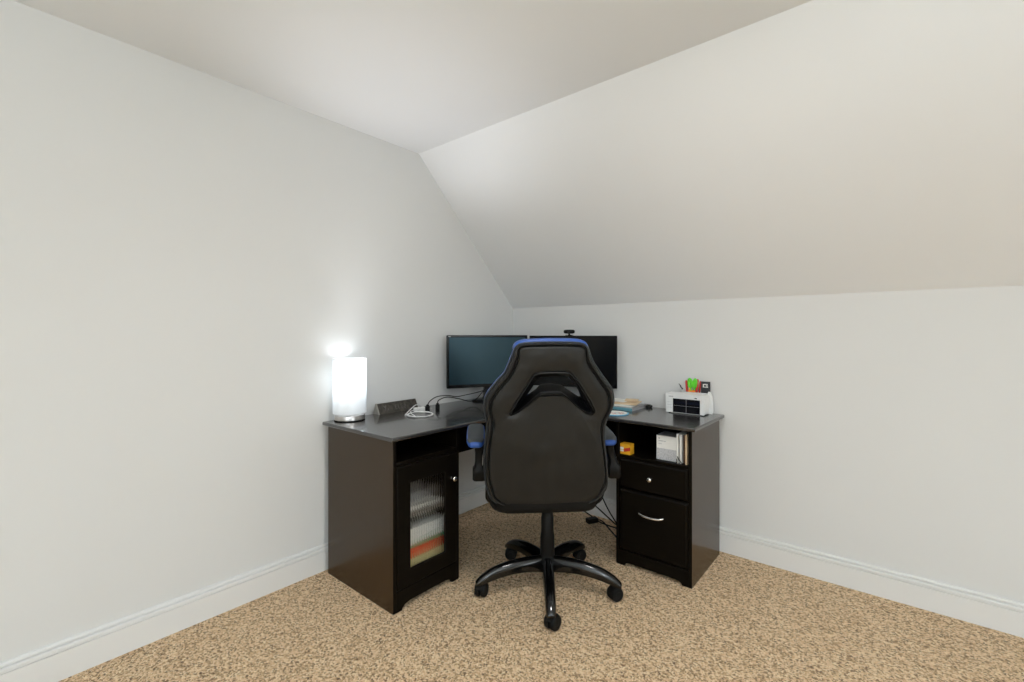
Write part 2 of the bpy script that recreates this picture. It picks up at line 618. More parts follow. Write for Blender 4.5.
# modesty panels under the top
bm = new_bm()
box(bm, (0.050, yb, 0.428), (0.066, -0.052, ZB))
dpart('modesty_panel', bm, front_m, bevel=0.001)
bm = new_bm()
box(bm, (0.068, -0.068, 0.428), (X0, -0.052, ZB))
dpart('modesty_panel', bm, front_m, bevel=0.001)

# ------------------------------------------------------------------ gaming chair
YAW = 0.6932
chair = thing('office_chair', 'black gaming style swivel chair with blue trim, back turned to the room', 'chair', (0.96, -0.905, 0), YAW)

# --- five-star base (angles in world, converted to local)
base_angles = [math.radians(a) for a in (-52, 20, 92, 164, 236)]
bm = new_bm()
lathe(bm, [(.030, .075), (.040, .080), (.043, .10), (.040, .142), (.034, .150), (.034, .155)], 32)
hub = obj('base_hub', bm, plastic_m, chair, smooth=40)
for A in base_angles:
    a = A - YAW
    u = Vector((math.cos(a), math.sin(a), 0))
    v = Vector((-math.sin(a), math.cos(a), 0))
    prof = [(.025, .150, .082, .050), (.09, .150, .092, .052), (.16, .146, .094, .051), (.22, .136, .088, .049), (.27, .122, .078, .046),
            (.31, .102, .066, .042), (.336, .082, .060, .036), (.345, .070, .060, .028)]
    prof2 = [Vector(p) for p in [(q[0], q[1], q[2]) for q in prof]]
    rings = []
    sm = catmull(prof2, 4)
    ws = catmull([Vector((q[3], 0, 0)) for q in prof], 4)
    for q, wv in zip(sm, ws):
        s, zt, zb = q
        w = wv.x
        h = zt - zb
        ring = []
        for (lx, lz) in ((-.5, 0), (-.5, .45), (-.40, .78), (-.24, .97), (-.08, 1.0), (.08, 1.0), (.24, .97), (.40, .78), (.5, .45), (.5, 0), (.3, .06), (-.3, .06)):
            p = u * s + v * (lx * w)
            ring.append((p.x, p.y, zb + lz * h))
        rings.append(ring)
    bm = new_bm()
    loft(bm, rings)
    leg = obj('leg', bm, gloss_m, chair, smooth=50)
    # caster
    ct = u * 0.323
    ca = a + random.choice((-1, 1)) * random.uniform(0.5, 1.1)
    Mc = Matrix.Translation(ct) @ Matrix.Rotation(ca, 4, 'Z')
    bm = new_bm()
    lathe(bm, [(.006, .03), (.006, .064)], 12, M=Mc @ Matrix.Translation((-.006, 0, 0)))
    for sgn in (-1, 1):
        Mw = Mc @ Matrix.Translation((-.010, sgn * .0045, .0305)) @ Matrix.Rotation(-sgn * PI / 2, 4, 'X')
        lathe(bm, [(.010, 0), (.029, 0), (.0305, .003), (.0305, .015), (.0275, .0200), (.016, .0225), (.014, .021), (.006, .0225)], 28, M=Mw)
    # hood over the wheels
    hd = []
    for k in range(9):
        th = math.radians(20 + 150 * k / 8)
        cxx, czz = -.010 + .033 * math.cos(th), .0305 + .033 * math.sin(th)
        rr = [Mc @ Vector((cxx, -.012, czz)), Mc @ Vector((cxx, .012, czz)),
              Mc @ Vector((cxx * .9 - .001, .012, .0305 + .030 * math.sin(th))), Mc @ Vector((cxx * .9 - .001, -.012, .0305 + .030 * math.sin(th)))]
        hd.append(rr)
    loft(bm, hd)
    o = obj('caster', bm, rubber_m, chair, smooth=40)
    o.parent = leg

bm = new_bm()
lathe(bm, [(.0335, .130), (.034, .150), (.0335, .235), (.031, .255), (.0295, .262), (.0295, .33), (.027, .335), (.0265, .385)], 32)
obj('gas_lift', bm, plastic_m, chair, smooth=40)

# --- upper part: turned 4 degrees on the column
UM = Matrix.Translation((-0.036, 0, 0)) @ Matrix.Rotation(math.radians(4), 4, 'Z')


def upart(name, bm, m, parent=None, **k):
    bmesh.ops.transform(bm, matrix=UM, verts=bm.verts[:])
    return obj(name, bm, m, chair if parent is None else parent, **k)


bm = new_bm()
box(bm, (-.085, -.10, .385), (.10, .16, .412))
box(bm, (-.13, -.08, .405), (.15, .24, .422))
tube(bm, [(.10, 0, .395), (.20, .01, .392), (.27, .02, .388)], .006, 8, 4)
upart('tilt_mechanism', bm, plastic_m, bevel=0.006)


def rounded_rect_ring(cx, cy, w, d, r, z, n=6):
    out = []
    for (sx, sy, a0) in ((1, 1, 0), (-1, 1, PI / 2), (-1, -1, PI), (1, -1, 1.5 * PI)):
        for k in range(n + 1):
            a = a0 + PI / 2 * k / n
            out.append((cx + sx * (w / 2 - r) + r * math.cos(a), cy + sy * (d / 2 - r) + r * math.sin(a), z))
    return out


bm = new_bm()
scx, scy = 0.005, 0.035
rings = []
for ins, z in ((.05, .415), (.012, .420), (0, .440), (0, .485), (.006, .505), (.025, .520), (.06, .526), (.11, .515), (.16, .508)):
    rings.append(rounded_rect_ring(scx, scy, .49 - 2 * ins, .47 - 2 * ins, max(.09 - ins * .4, .03), z))
loft(bm, rings)
upart('seat_cushion', bm, mesh_m, smooth=60)
for s in (-1, 1):
    bm = new_bm()
    rr = []
    for y, w, hgt in ((-.13, .02, .02), (-.10, .035, .055), (0, .04, .065), (.15, .04, .060), (.24, .035, .045), (.27, .02, .02)):
        cxs = scx + s * .215
        rr.append([(cxs + w * math.cos(2 * PI * k / 14), y, .505 + hgt * math.sin(2 * PI * k / 14) * .6) for k in range(14)])
    loft(bm, rr)
    upart('seat_bolster', bm, blue_m, smooth=70)

# --- back
O_ = [(0.0091, 1.1608), (0.1493, 1.1588), (0.1761, 1.0857), (0.2218, 1.0227), (0.2700, 0.9640), (0.2800, 0.9000), (0.2424, 0.8118), (0.248, 0.7243), (0.2636, 0.6171), (0.273, 0.526), (0.2374, 0.4705), (0.1826, 0.4471), (0.0107, 0.4308), (-0.1709, 0.4471), (-0.2314, 0.4751), (-0.2574, 0.5489), (-0.264, 0.6486), (-0.26, 0.7463), (-0.2498, 0.8162), (-0.2665, 0.8893), (-0.2584, 0.9402), (-0.2138, 0.999), (-0.1776, 1.0363), (-0.1541, 1.098), (-0.1329, 1.1568)]
H_ = [(0.0193, 1.031), (0.0741, 1.0301), (0.0934, 1.0156), (0.1342, 0.9571), (0.1652, 0.9063), (0.1877, 0.8679), (0.1756, 0.8615), (0.1417, 0.8799), (0.1118, 0.9042), (0.0904, 0.925), (0.0692, 0.9444), (0.0525, 0.9546), (0.0074, 0.9554), (-0.0334, 0.9529), (-0.0535, 0.936), (-0.076, 0.9148), (-0.0978, 0.8957), (-0.1181, 0.879), (-0.1426, 0.8636), (-0.1549, 0.8619), (-0.1349, 0.8978), (-0.1069, 0.9444), (-0.0832, 0.9843), (-0.0596, 1.0218), (-0.0355, 1.0301)]
F_ = [(0.0269, 1.0136), (0.0960, 1.0100), (0.1150, 0.9916), (0.1320, 0.9694), (0.1480, 0.9472), (0.1590, 0.9200), (0.1490, 0.9210), (0.1340, 0.9300), (0.1190, 0.9400), (0.1040, 0.9500), (0.0880, 0.9610), (0.0700, 0.9740), (0.0239, 0.9800), (-0.0193, 0.9780), (-0.034, 0.9640), (-0.0427, 0.953), (-0.0533, 0.9454), (-0.0618, 0.9392), (-0.0704, 0.9329), (-0.079, 0.9294), (-0.0706, 0.9427), (-0.0601, 0.9605), (-0.0497, 0.9783), (-0.0372, 0.996), (-0.0246, 1.0092)]


def lin(pts, n):
    out = []
    N = len(pts)
    for i in range(N):
        a, b = Vector(pts[i]), Vector(pts[(i + 1) % N])
        for k in range(n):
            out.append(a + (b - a) * k / n)
    return out


def smooth_closed(pts, it):
    for _ in range(it):
        N = len(pts)
        pts = [(pts[i - 1] + pts[i] * 2 + pts[(i + 1) % N]) / 4 for i in range(N)]
    return pts


NS = 10
OU = smooth_closed(lin(O_, NS), 9)
HO = smooth_closed(lin(H_, NS), 2)
FO = smooth_closed(lin(F_, NS), 3)
NP = len(OU)


def yb_(z):
    return -.192 - .2 * (z - .45)


def wrinkle(x, z):
    """soft creases of the leather"""
    g = 0.0
    g += 0.0035 * math.exp(-((z - .60 - .35 * (x - .03)) / .022) ** 2) * math.exp(-((x - .03) / .11) ** 2)
    g += 0.0030 * math.exp(-((z - .70 + .25 * (x + .02)) / .020) ** 2) * math.exp(-((x + .03) / .12) ** 2)
    g += 0.0025 * math.exp(-((z - .66 - .9 * (x + .06)) / .02) ** 2) * math.exp(-((x + .05) / .07) ** 2)
    g += 0.0030 * noise.noise(Vector((x * 9, z * 9, 1.3)))
    g += 0.0015 * noise.noise(Vector((x * 22, z * 22, 4.1)))
    return g * 1.9


def kf(p, L):
    k = min(1, L / .14) * .78
    if p.y > 1.11:
        k *= 1 - .55 * min(1, (p.y - 1.11) / .035)
    if p.y < .50:
        k *= 1 - .62 * min(1, (.50 - p.y) / .05)
    return k


rows = []
ds = [0, .002, .005, .009, .014, .020, .026, .0295, .032, .0345, .038, .042, .0445, .047, .050, .056]
yo = [.030, .019, .009, .003, 0, -.002, -.001, .002, .006, .002, -.001, .001, .0045, .001, -.002, -.004]
for d, y in zip(ds, yo):
    row = []
    for p, q in zip(OU, HO):
        L = (q - p).length
        k = kf(p, L)
        tt = d * k / L
        r_ = p + (q - p) * tt
        row.append(Vector((r_.x, yb_(r_.y) + y, r_.y)))
    rows.append(row)
hs = [.016, .013, .009, .006, .003, 0]
hy = [-.006, .001, -.006, -.008, -.004, .010]
NM = 16
for m_ in range(1, NM):
    row = []
    f = m_ / NM
    for p, q in zip(OU, HO):
        L = (q - p).length
        k = kf(p, L)
        t0, t1 = .056 * k / L, 1 - .020 * k / L
        r_ = p + (q - p) * (t0 + (t1 - t0) * f)
        puff = .014 * math.sin(PI * f) * min(1, L / .3)
        row.append(Vector((r_.x, yb_(r_.y) - .004 - puff - wrinkle(r_.x, r_.y) * min(1, 4 * f, 4 * (1 - f)), r_.y)))
    rows.append(row)
for d, y in zip(hs, hy):
    row = []
    for p, q in zip(OU, HO):
        L = (q - p).length
        k = min(1, L / .14)
        r_ = q + (p - q) * d * k / L
        row.append(Vector((r_.x, yb_(r_.y) + y, r_.y)))
    rows.append(row)
for k, y in ((0, .030), (.15, .045), (.8, .085), (1.0, .100), (1.0, .112)):
    rows.append([Vector((q.x + (g.x - q.x) * k, yb_(q.y) + y, q.y + (g.y - q.y) * k)) for q, g in zip(HO, FO)])
NT = len(rows) - 5
bm = new_bm()
loft(bm, rows[:NT + 1], cap=False)
loft(bm, rows[NT:], cap=False, mi=1)
bmesh.ops.remove_doubles(bm, verts=bm.verts[:], dist=1e-5)
upart('back_panel', bm, [leather_m, mesh_m], smooth=70)

# front cushion and bolsters: a slightly larger outline in front of the rear panel
ctr = Vector((.006, .80))
EX = []
for i, p in enumerate(OU):
    tn = (OU[(i + 1) % NP] - OU[i - 1]).normalized()
    nrm = Vector((-tn.y, tn.x))
    if nrm.dot(p - ctr) < 0:
        nrm = -nrm
    ext = .001
    if p.y < .52:
        ext = .001 + .024 * min(1, (.52 - p.y) / .05)
    if p.y > 1.13:
        ext = .004 + .012 * min(1, (p.y - 1.13) / .03)
    EX.append((p, nrm, ext))
bm = new_bm()
cr = []
for off, y in ((-.012, .020), (-.003, .022), (0, .030), (.002, .05), (.002, .085), (-.003, .108), (-.014, .122), (-.035, .128), (-.055, .118), (-.065, .112)):
    row = []
    for p, n_, e in EX:
        w = p + n_ * (e + off)
        flare = 0.02 * max(0, min(1, (abs(p.x) - .15) / .08)) if y > .1 else 0
        row.append(Vector((w.x, yb_(w.y) + y + flare, w.y)))
    cr.append(row)
for k in (.35, .7, 1.0):
    base = cr[9]
    row = []
    for b_, g in zip(base, FO):
        x = b_.x + (g.x - b_.x) * k
        z = b_.z + (g.y - b_.z) * k
        row.append(Vector((x, yb_(z) + .112 + .006 * math.sin(PI * k), z)))
    cr.append(row)
R = loft(bm, cr, cap=False)
for f in bm.faces:
    c = f.calc_center_median()
    dpt = c.y - yb_(c.z)
    f.material_index = 1 if (c.z > .865 and (dpt > .055 or c.z > 1.13)) else 0
    if c.z > .865 and dpt > .117 and min((Vector((c.x, c.z)) - p).length for p in OU) > .05:
        f.material_index = 0
upart('back_cushion', bm, [mesh_m, blue_m], smooth=70)

# thin piping between panel and cushion
bm = new_bm()
pp = [Vector((p.x + n_.x * .002, yb_(p.y) + .020, p.y + n_.y * .002)) for p, n_, e in EX]
pp = pp[::2]
pp.append(pp[0])
loft(bm, frame_rings(pp, .0032, 6), cap=False)
upart('piping', bm, padgrey_m, smooth=80)

# --- armrests
for s, ax in ((-1, -.302), (1, .293)):
    bm = new_bm()
    # pad: tapered rounded bar, rear end round
    rr = []
    for y, w, zt, th in ((-.165, .022, .712, .006), (-.163, .040, .717, .016), (-.156, .056, .724, .026), (-.145, .068, .731, .033), (-.125, .080, .738, .036), (-.06, .084, .746, .034),
                         (.02, .084, .752, .034), (.08, .080, .755, .034), (.105, .066, .754, .032), (.115, .035, .750, .016)):
        ring = []
        for k in range(20):
            a = 2 * PI * k / 20
            c, sn = math.cos(a), math.sin(a)
            ex = 0.6
            ring.append((ax + w / 2 * math.copysign(abs(c) ** ex, c), y, zt - th / 2 + th / 2 * math.copysign(abs(sn) ** ex, sn)))
        rr.append(ring)
    loft(bm, rr)
    for f in bm.faces:
        c = f.calc_center_median()
        n_ = f.normal
        f.material_index = 0
    bmesh.ops.recalc_face_normals(bm, faces=bm.faces[:])
    bm.normal_update()
    for f in bm.faces:
        c = f.calc_center_median()
        top = f.normal.z > .45 and c.y > -.158 and abs(c.x - ax) < .037
        f.material_index = 0 if top else 1
    arm = upart('armrest', bm, [padgrey_m, blue_m], smooth=70)
    bm = new_bm()
    # plastic post curving from the pad down to the pivot
    rr = []
    for z, y, w, d in ((.712, -.05, .046, .16), (.695, -.06, .044, .12), (.665, -.075, .038, .075), (.62, -.085, .038, .058), (.600, -.088, .046, .056), (.592, -.088, .060, .060), (.545, -.088, .060, .060), (.538, -.088, .050, .05)):
        xx = ax + .016 if s < 0 else ax + .006 + .030 * min(1, (.712 - z) / .12)
        rr.append([(q[0], q[1], z) for q in rounded_rect_ring(xx, y, w, d, .012, z, 3)])
    loft(bm, rr)
    upart('arm_post', bm, plastic_m, parent=arm, smooth=45)
    bm = new_bm()
    xi = ax - s * .012
    tube(bm, [(xi + (.03 if s > 0 else 0), -.088, .553), (ax - s * .045, -.09, .553), (ax - s * .058, -.092, .54), (ax - s * .056, -.085, .49), (ax - s * .060, -.06, .44), (ax - s * .10, -.03, .415)],
         [.013] * 41, 10, 8)
    lathe(bm, [(.018, -.012), (.020, -.010), (.020, .010), (.018, .012)], 20,
          M=Matrix.Translation((ax - s * .034, -.090, .553)) @ Matrix.Rotation(PI / 2, 4, 'Y'))
    upart('arm_bracket', bm, gloss_m, parent=arm, smooth=45)
    bm = new_bm()
    tube(bm, [(ax - s * .030, -.098, .72), (ax - s * .031, -.106, .66), (ax - s * .030, -.112, .60), (ax - s * .030, -.110, .565)], .0024, 8, 5)
    upart('metal_rod', bm, brushed_m, parent=arm, smooth=60)

# ------------------------------------------------------------------ table lamp
LX, LY = 0.087, -1.412
lamp = thing('table_lamp', 'lit white cylinder table lamp with brushed steel base on left desk end', 'lamp', (LX, LY, TZ))
bm = new_bm()
lathe(bm, [(.070, 0), (.0745, .002), (.0745, .005)], 64)
obj('foot', bm, plastic_m, lamp, smooth=40)
bm = new_bm()
lathe(bm, [(.073, .005), (.0745, .006), (.0745, .026), (.073, .028), (.020, .030), (.008, .034), (.008, .085), (.016, .087), (.016, .125), (.002, .126)], 64)
obj('base', bm, brushed_m, lamp, smooth=40)
bm = new_bm()
n = 64
rings = []
for r, z in ((.082, .036), (.082, .312), (.0805, .312), (.0805, .036)):
    rings.append([(r * math.cos(2 * PI * k / n), r * math.sin(2 * PI * k / n), z) for k in range(n)])
rings.append(rings[0])
loft(bm, rings, cap=False)
bmesh.ops.remove_doubles(bm, verts=bm.verts[:], dist=1e-5)
obj('lamp_shade', bm, shade_m, lamp, smooth=40)
for zz in (.0375, .3105):
    bm = new_bm()
    pts = [(.0813 * math.cos(2 * PI * k / 48), .0813 * math.sin(2 * PI * k / 48), zz) for k in range(49)]
    loft(bm, frame_rings(pts, .0018, 6), cap=False)
    obj('shade_ring', bm, white_m, lamp, smooth=60)
bm = new_bm()
for k in range(3):
    a = 2 * PI * k / 3
    tube(bm, [(.014 * math.cos(a), .014 * math.sin(a), .110), (.081 * math.cos(a), .081 * math.sin(a), .040)], .0012, 6, 0)
obj('shade_spider', bm, white_m, lamp, smooth=60)
bulb_m = mat('bulb_glow', (1, 1, 1), 0.5, emit=((0.86, 0.93, 1.0), 12.0))
bm = new_bm()
lathe(bm, [(.004, .126), (.012, .130), (.022, .150), (.028, .172), (.026, .192), (.016, .208), (.004, .213)], 24)
obj('bulb', bm, bulb_m, lamp, smooth=60)
pl = bpy.data.lights.new('lamp_bulb_light', 'POINT')
pl.energy = 0.6
pl.shadow_soft_size = 0.03
pl.color = (0.88, 0.94, 1.0)
po = bpy.data.objects.new('lamp_bulb_light', pl)
COL.objects.link(po)
po.location = (LX, LY, TZ + .225)

us = bpy.data.lights.new('lamp_upward_light', 'SPOT')   # what leaves the open top of the shade
us.energy = 24
us.spot_size = math.radians(92)
us.spot_blend = 1.0
us.shadow_soft_size = 0.03
us.color = (0.92, 0.94, 1.0)
uo = bpy.data.objects.new('lamp_upward_light', us)
COL.objects.link(uo)
uo.location = (LX, LY, TZ + .225)
uo.rotation_euler = (PI - math.radians(8), math.radians(26), 0)

# ------------------------------------------------------------------ monitors


def monitor(label, A, B, zb, zt, group=None, logo=False, neck=0.0):
    """A = left lower corner as seen from the room, B = right one"""
    A, B = Vector((A[0], A[1], 0)), Vector((B[0], B[1], 0))
    u = (B - A).normalized()
    wdt = (B - A).length
    mid = (A + B) / 2
    ang = math.atan2(u.y, u.x)
    # local x along the screen, local -y toward the viewer, origin on the desk
    nb = Vector((-u.y, u.x, 0))
    t_ = thing('monitor', label, 'monitor', (mid.x + nb.x * .05, mid.y + nb.y * .05, TZ), ang, group)
    z0, z1 = zb - TZ, zt - TZ
    w = wdt / 2
    bm = new_bm()
    frame_prism(bm, (-w, z0, w, z1), (-w + .014, z0 + .021, w - .014, z1 - .014), lambda a, b, d: (a, d, b), -.05, -.036)
    box(bm, (-w + .003, -.040, z0 + .003), (w - .003, -.018, z1 - .003))
    fr = obj('bezel', bm, bezel_m, t_, bevel=0.0025)
    bm = new_bm()
    loft(bm, [[(-w + .03, -.018, z0 + .03), (w - .03, -.018, z0 + .03), (w - .03, -.018, z1 - .03), (-w + .03, -.018, z1 - .03)],
              [(-w + .12, .006, z0 + .07), (w - .12, .006, z0 + .07), (w - .12, .006, z1 - .07), (-w + .12, .006, z1 - .07)]])
    obj('rear_housing', bm, plastic_m, t_, bevel=0.004)
    bm = new_bm()
    box(bm, (-w + .013, -.0475, z0 + .020), (w - .013, -.039, z1 - .013))
    obj('screen', bm, reflection_screen_m if logo else screen_m, t_)
    if logo:
        bm = new_bm()
        box(bm, (-w + .010, -.0505, z1 - .0105), (-w + .016, -.0498, z1 - .0065))
        box(bm, (-w + .018, -.0505, z1 - .0100), (-w + .023, -.0498, z1 - .0070))
        o = obj('logo', bm, white_m, t_)
        o.parent = fr
    bm = new_bm()
    lg = []
    for k, (zz, ww) in enumerate(((.010, .05), (.03, .042), (z0 + .06, .036), (z0 + .12, .036))):
        lg.append([(neck - ww, .008 if zz < .05 else .004, zz), (neck + ww, .008 if zz < .05 else .004, zz), (neck + ww, .030, zz), (neck - ww, .030, zz)])
    loft(bm, lg)
    obj('stand_neck', bm, bezel_m, t_, bevel=0.003)
    bm = new_bm()
    loft(bm, [[(neck + .125 * math.cos(2 * PI * k / 40), .0 + .085 * math.sin(2 * PI * k / 40), z) for k in range(40)] for z in (0, .006)] +
         [[(neck + .118 * math.cos(2 * PI * k / 40), .0 + .079 * math.sin(2 * PI * k / 40), .011) for k in range(40)]])
    obj('stand_base', bm, bezel_m, t_, smooth=40)
    return t_


monitor('left black computer monitor beside the side wall, dark screen with painted teal reflection', (0.081, -0.743), (0.335, -0.252), 0.852, 1.186, logo=True, neck=.03)
mr = monitor('right black computer monitor with webcam above it, screen dark', (0.347, -0.248), (0.896, -0.066), 0.852, 1.183, neck=-.115)

wc = thing('webcam', 'small black webcam clipped on top of right monitor', 'webcam', (0.600, -0.152, 1.183), math.atan2(.182, .549))
bm = new_bm()
rr = []
for x, r in ((-.036, .006), (-.033, .0105), (-.022, .013), (0, .0135), (.022, .013), (.033, .0105), (.036, .006)):
    rr.append([(x, .0 + r * math.cos(2 * PI * k / 16), .026 + r * math.sin(2 * PI * k / 16)) for k in range(16)])
loft(bm, rr)
obj('webcam_body', bm, plastic_m, wc, smooth=60)
bm = new_bm()
lathe(bm, [(.008, 0), (.009, .003), (.006, .0035), (.004, .002)], 20, M=Matrix.Translation((0, -.0115, .026)) @ Matrix.Rotation(PI / 2, 4, 'X'))
obj('lens', bm, darkglass_m, wc, smooth=40)
bm = new_bm()
box(bm, (-.006, -.004, .004), (.006, .004, .016))
box(bm, (-.022, -.018, .0012), (.022, .022, .005))
box(bm, (-.014, .022, -.022), (.014, .026, .005))
obj('clip', bm, plastic_m, wc, bevel=0.001)

# ------------------------------------------------------------------ things on the left wing
# wedge nameplate: prism lying along the wall
A = Vector((0.083, -1.236, TZ))
B = Vector((0.071, -0.958, TZ))
dirn = (B - A).normalized()
npz = thing('desk_nameplate', 'dark speckled wedge-shaped nameplate with faint lettering beside the lamp', 'nameplate', A, math.atan2(dirn.y, dirn.x))
Ln = (B - A).length
bm = new_bm()
tri = [(0.0, 0.0), (0.006, 0.0), (0.050, 0.0), (0.050, 0.006), (0.033, 0.055), (0.026, 0.055)]
# local y: +y points to the wall (left of travel direction), face slopes toward the room
prism(bm, tri, lambda a, b, d: (d, a, b), 0.004, Ln)
pb = obj('plate_body', bm, stone_m, npz, bevel=0.0015)
bm = new_bm()
tri2 = [(-.001, 0.0), (0.051, 0.0), (0.051, 0.006), (0.034, 0.0565), (0.025, 0.0565)]
prism(bm, tri2, lambda a, b, d: (d, a, b), 0.0, 0.006)
o = obj('end_cap', bm, silvertrim_m, npz, bevel=0.0008)
o['label'] = 'pale metallic end cap'
# faint lettering engraved on the sloping face
bm = new_bm()


def face_pt(x, s, lift=.0006):
    # s = distance up the sloping face from its foot (0.006,0) to (0.026,0.055)
    fx, fz = 0.020 / .0585, 0.055 / .0585
    return (x, 0.006 + fx * s - fz * lift * 1.0 - .004, fz * s + fx * lift)


def stroke(bm, x0, s0, x1, s1, w=.0016):
    d = Vector((x1 - x0, s1 - s0)).normalized()
    n_ = Vector((-d.y, d.x)) * w / 2
    q = [(x0 + n_.x, s0 + n_.y), (x1 + n_.x, s1 + n_.y), (x1 - n_.x, s1 - n_.y), (x0 - n_.x, s0 - n_.y)]
    a = [bm.verts.new(face_pt(u, v, .0012)) for u, v in q]
    b = [bm.verts.new(face_pt(u, v, -.002)) for u, v in q]
    for i in range(4):
        j = (i + 1) % 4
        bm.faces.new((a[i], a[j], b[j], b[i]))
    bm.faces.new(a)
    bm.faces.new(b[::-1])


# "Y"
stroke(bm, .043, .044, .050, .032)
stroke(bm, .058, .044, .047, .018)
stroke(bm, .070, .026, .070, .016)
o = obj('lettering', bm, engrave_m, npz, smooth=None)
o.parent = pb
bm = new_bm()
xo = .120
for L_ in ((0, .018, 0, .040), (0, .040, .010, .040), (0, .029, .008, .029), (0, .018, .010, .018)):
    stroke(bm, xo + L_[0], L_[1], xo + L_[2], L_[3])
xo = .140
for L_ in ((0, .018, 0, .040), (0, .018, .010, .018)):
    stroke(bm, xo + L_[0], L_[1], xo + L_[2], L_[3])
xo = .160
for L_ in ((0, .018, 0, .040), (0, .040, .011, .040), (0, .018, .011, .018), (.011, .018, .011, .028), (.006, .028, .011, .028)):
    stroke(bm, xo + L_[0], L_[1], xo + L_[2], L_[3])
xo = .180
for L_ in ((0, .018, .010, .018), (0, .018, .010, .032), (.010, .032, .008, .038), (.008, .038, 0, .036)):
    stroke(bm, xo + L_[0], L_[1], xo + L_[2], L_[3])
o = obj('lettering', bm, engrave_m, npz, smooth=None)
o.parent = pb

# white charging cable in a loose coil
bm = new_bm()
pts = []
cc = Vector((0.262, -1.100, TZ + .004))
for k in range(38):
    a = 2 * PI * k / 16 + 2.6
    r = .066 + .004 * math.sin(k * .9)
    ux = Vector((.76, .65, 0))
    uy = Vector((-.65, .76, 0))
    pts.append(cc + ux * r * 1.0 * math.cos(a) + uy * r * 1.15 * math.sin(a) + Vector((0, 0, .0015 * (k / 16))))
pts += [Vector((.20, -1.12, TZ + .012)), Vector((.165, -1.06, TZ + .014)), Vector((.120, -.985, TZ + .012)), Vector((.092, -.935, TZ + .009))]
tube(bm, pts, .0026, 8, 4)
pts = [Vector((.205, -1.155, TZ + .004)), Vector((.175, -1.10, TZ + .020)), Vector((.135, -1.03, TZ + .034)), Vector((.105, -.98, TZ + .022)), Vector((.085, -.93, TZ + .005))]
tube(bm, pts, .0026, 8, 6)
pts = [Vector((.215, -1.165, TZ + .003)), Vector((.19, -1.08, TZ + .009)), Vector((.155, -1.01, TZ + .018)), Vector((.112, -.94, TZ + .004))]
tube(bm, pts, .0026, 8, 6)
tag(obj('charging_cable', bm, wcable_m, smooth=70), 'white charging cable lying in a loose coil on the desk', 'cable')
bm = new_bm()
Mx = Matrix.Translation((.155, -1.005, TZ)) @ Matrix.Rotation(math.radians(60), 4, 'Z')
box(bm, (-.045, -.012, 0), (.045, .012, .020), M=Mx)
pa = thing('power_adapter', 'slim white power adapter lying beside the coiled cable', 'adapter', (.155, -1.005, TZ), math.radians(60))
bmesh.ops.translate(bm, verts=bm.verts[:], vec=(0, 0, 0))
bm.free()
bm = new_bm()
box(bm, (-.045, -.012, 0), (.045, .012, .020))
obj('adapter_body', bm, white_m, pa, bevel=0.004, seg=3)
bm = new_bm()
for s in (-.006, .006):
    box(bm, (.045, s - .001, .007), (.060, s + .001, .013))
obj('prong', bm, brushed_m, pa)


def plug_cable(label, p0, ang, pts, grp=None):
    t_ = thing('power_cable', label, 'cable', p0, 0, grp)
    bm = new_bm()
    M_ = Matrix.Rotation(ang, 4, 'Z')
    box(bm, (-.012, -.010, 0), (.012, .010, .028), M=M_)
    box(bm, (-.008, -.007, .028), (.008, .007, .036), M=M_)
    obj('plug', bm, rubber_m, t_, bevel=0.002)
    bm = new_bm()
    P = Vector(p0)
    tube(bm, [Vector(q) - P for q in pts], .0028, 8, 8)
    obj('cord', bm, rubber_m, t_, smooth=70)


plug_cable('black cable whose plug stands beside the white coil, arching toward the monitors', (.185, -.985, TZ), .6,
           [(.185, -.985, TZ + .034), (.18, -.96, TZ + .055), (.150, -.88, TZ + .068), (.13, -.78, TZ + .062), (.12, -.70, TZ + .046), (.13, -.62, TZ + .050), (.16, -.55, TZ + .062), (.205, -.47, TZ + .085)])
plug_cable('black cable with its plug nearer the monitors, drooping to the desk and up again', (.190, -.915, TZ), .9,
           [(.190, -.915, TZ + .034), (.185, -.90, TZ + .052), (.17, -.82, TZ + .060), (.18, -.73, TZ + .040), (.20, -.66, TZ + .020), (.20, -.60, TZ + .030), (.20, -.54, TZ + .070), (.215, -.47, TZ + .095)])

bm = new_bm()
Mx = Matrix.Translation((.165, -.545, TZ)) @ Matrix.Rotation(math.radians(25), 4, 'Z')
box(bm, (-.035, -.010, 0), (.035, .010, .010), M=Mx)
tag(obj('usb_stick', bm, plastic_m, bevel=.003), 'small flat black gadget on the desk under left monitor', 'gadget')

# ------------------------------------------------------------------ things on the right wing


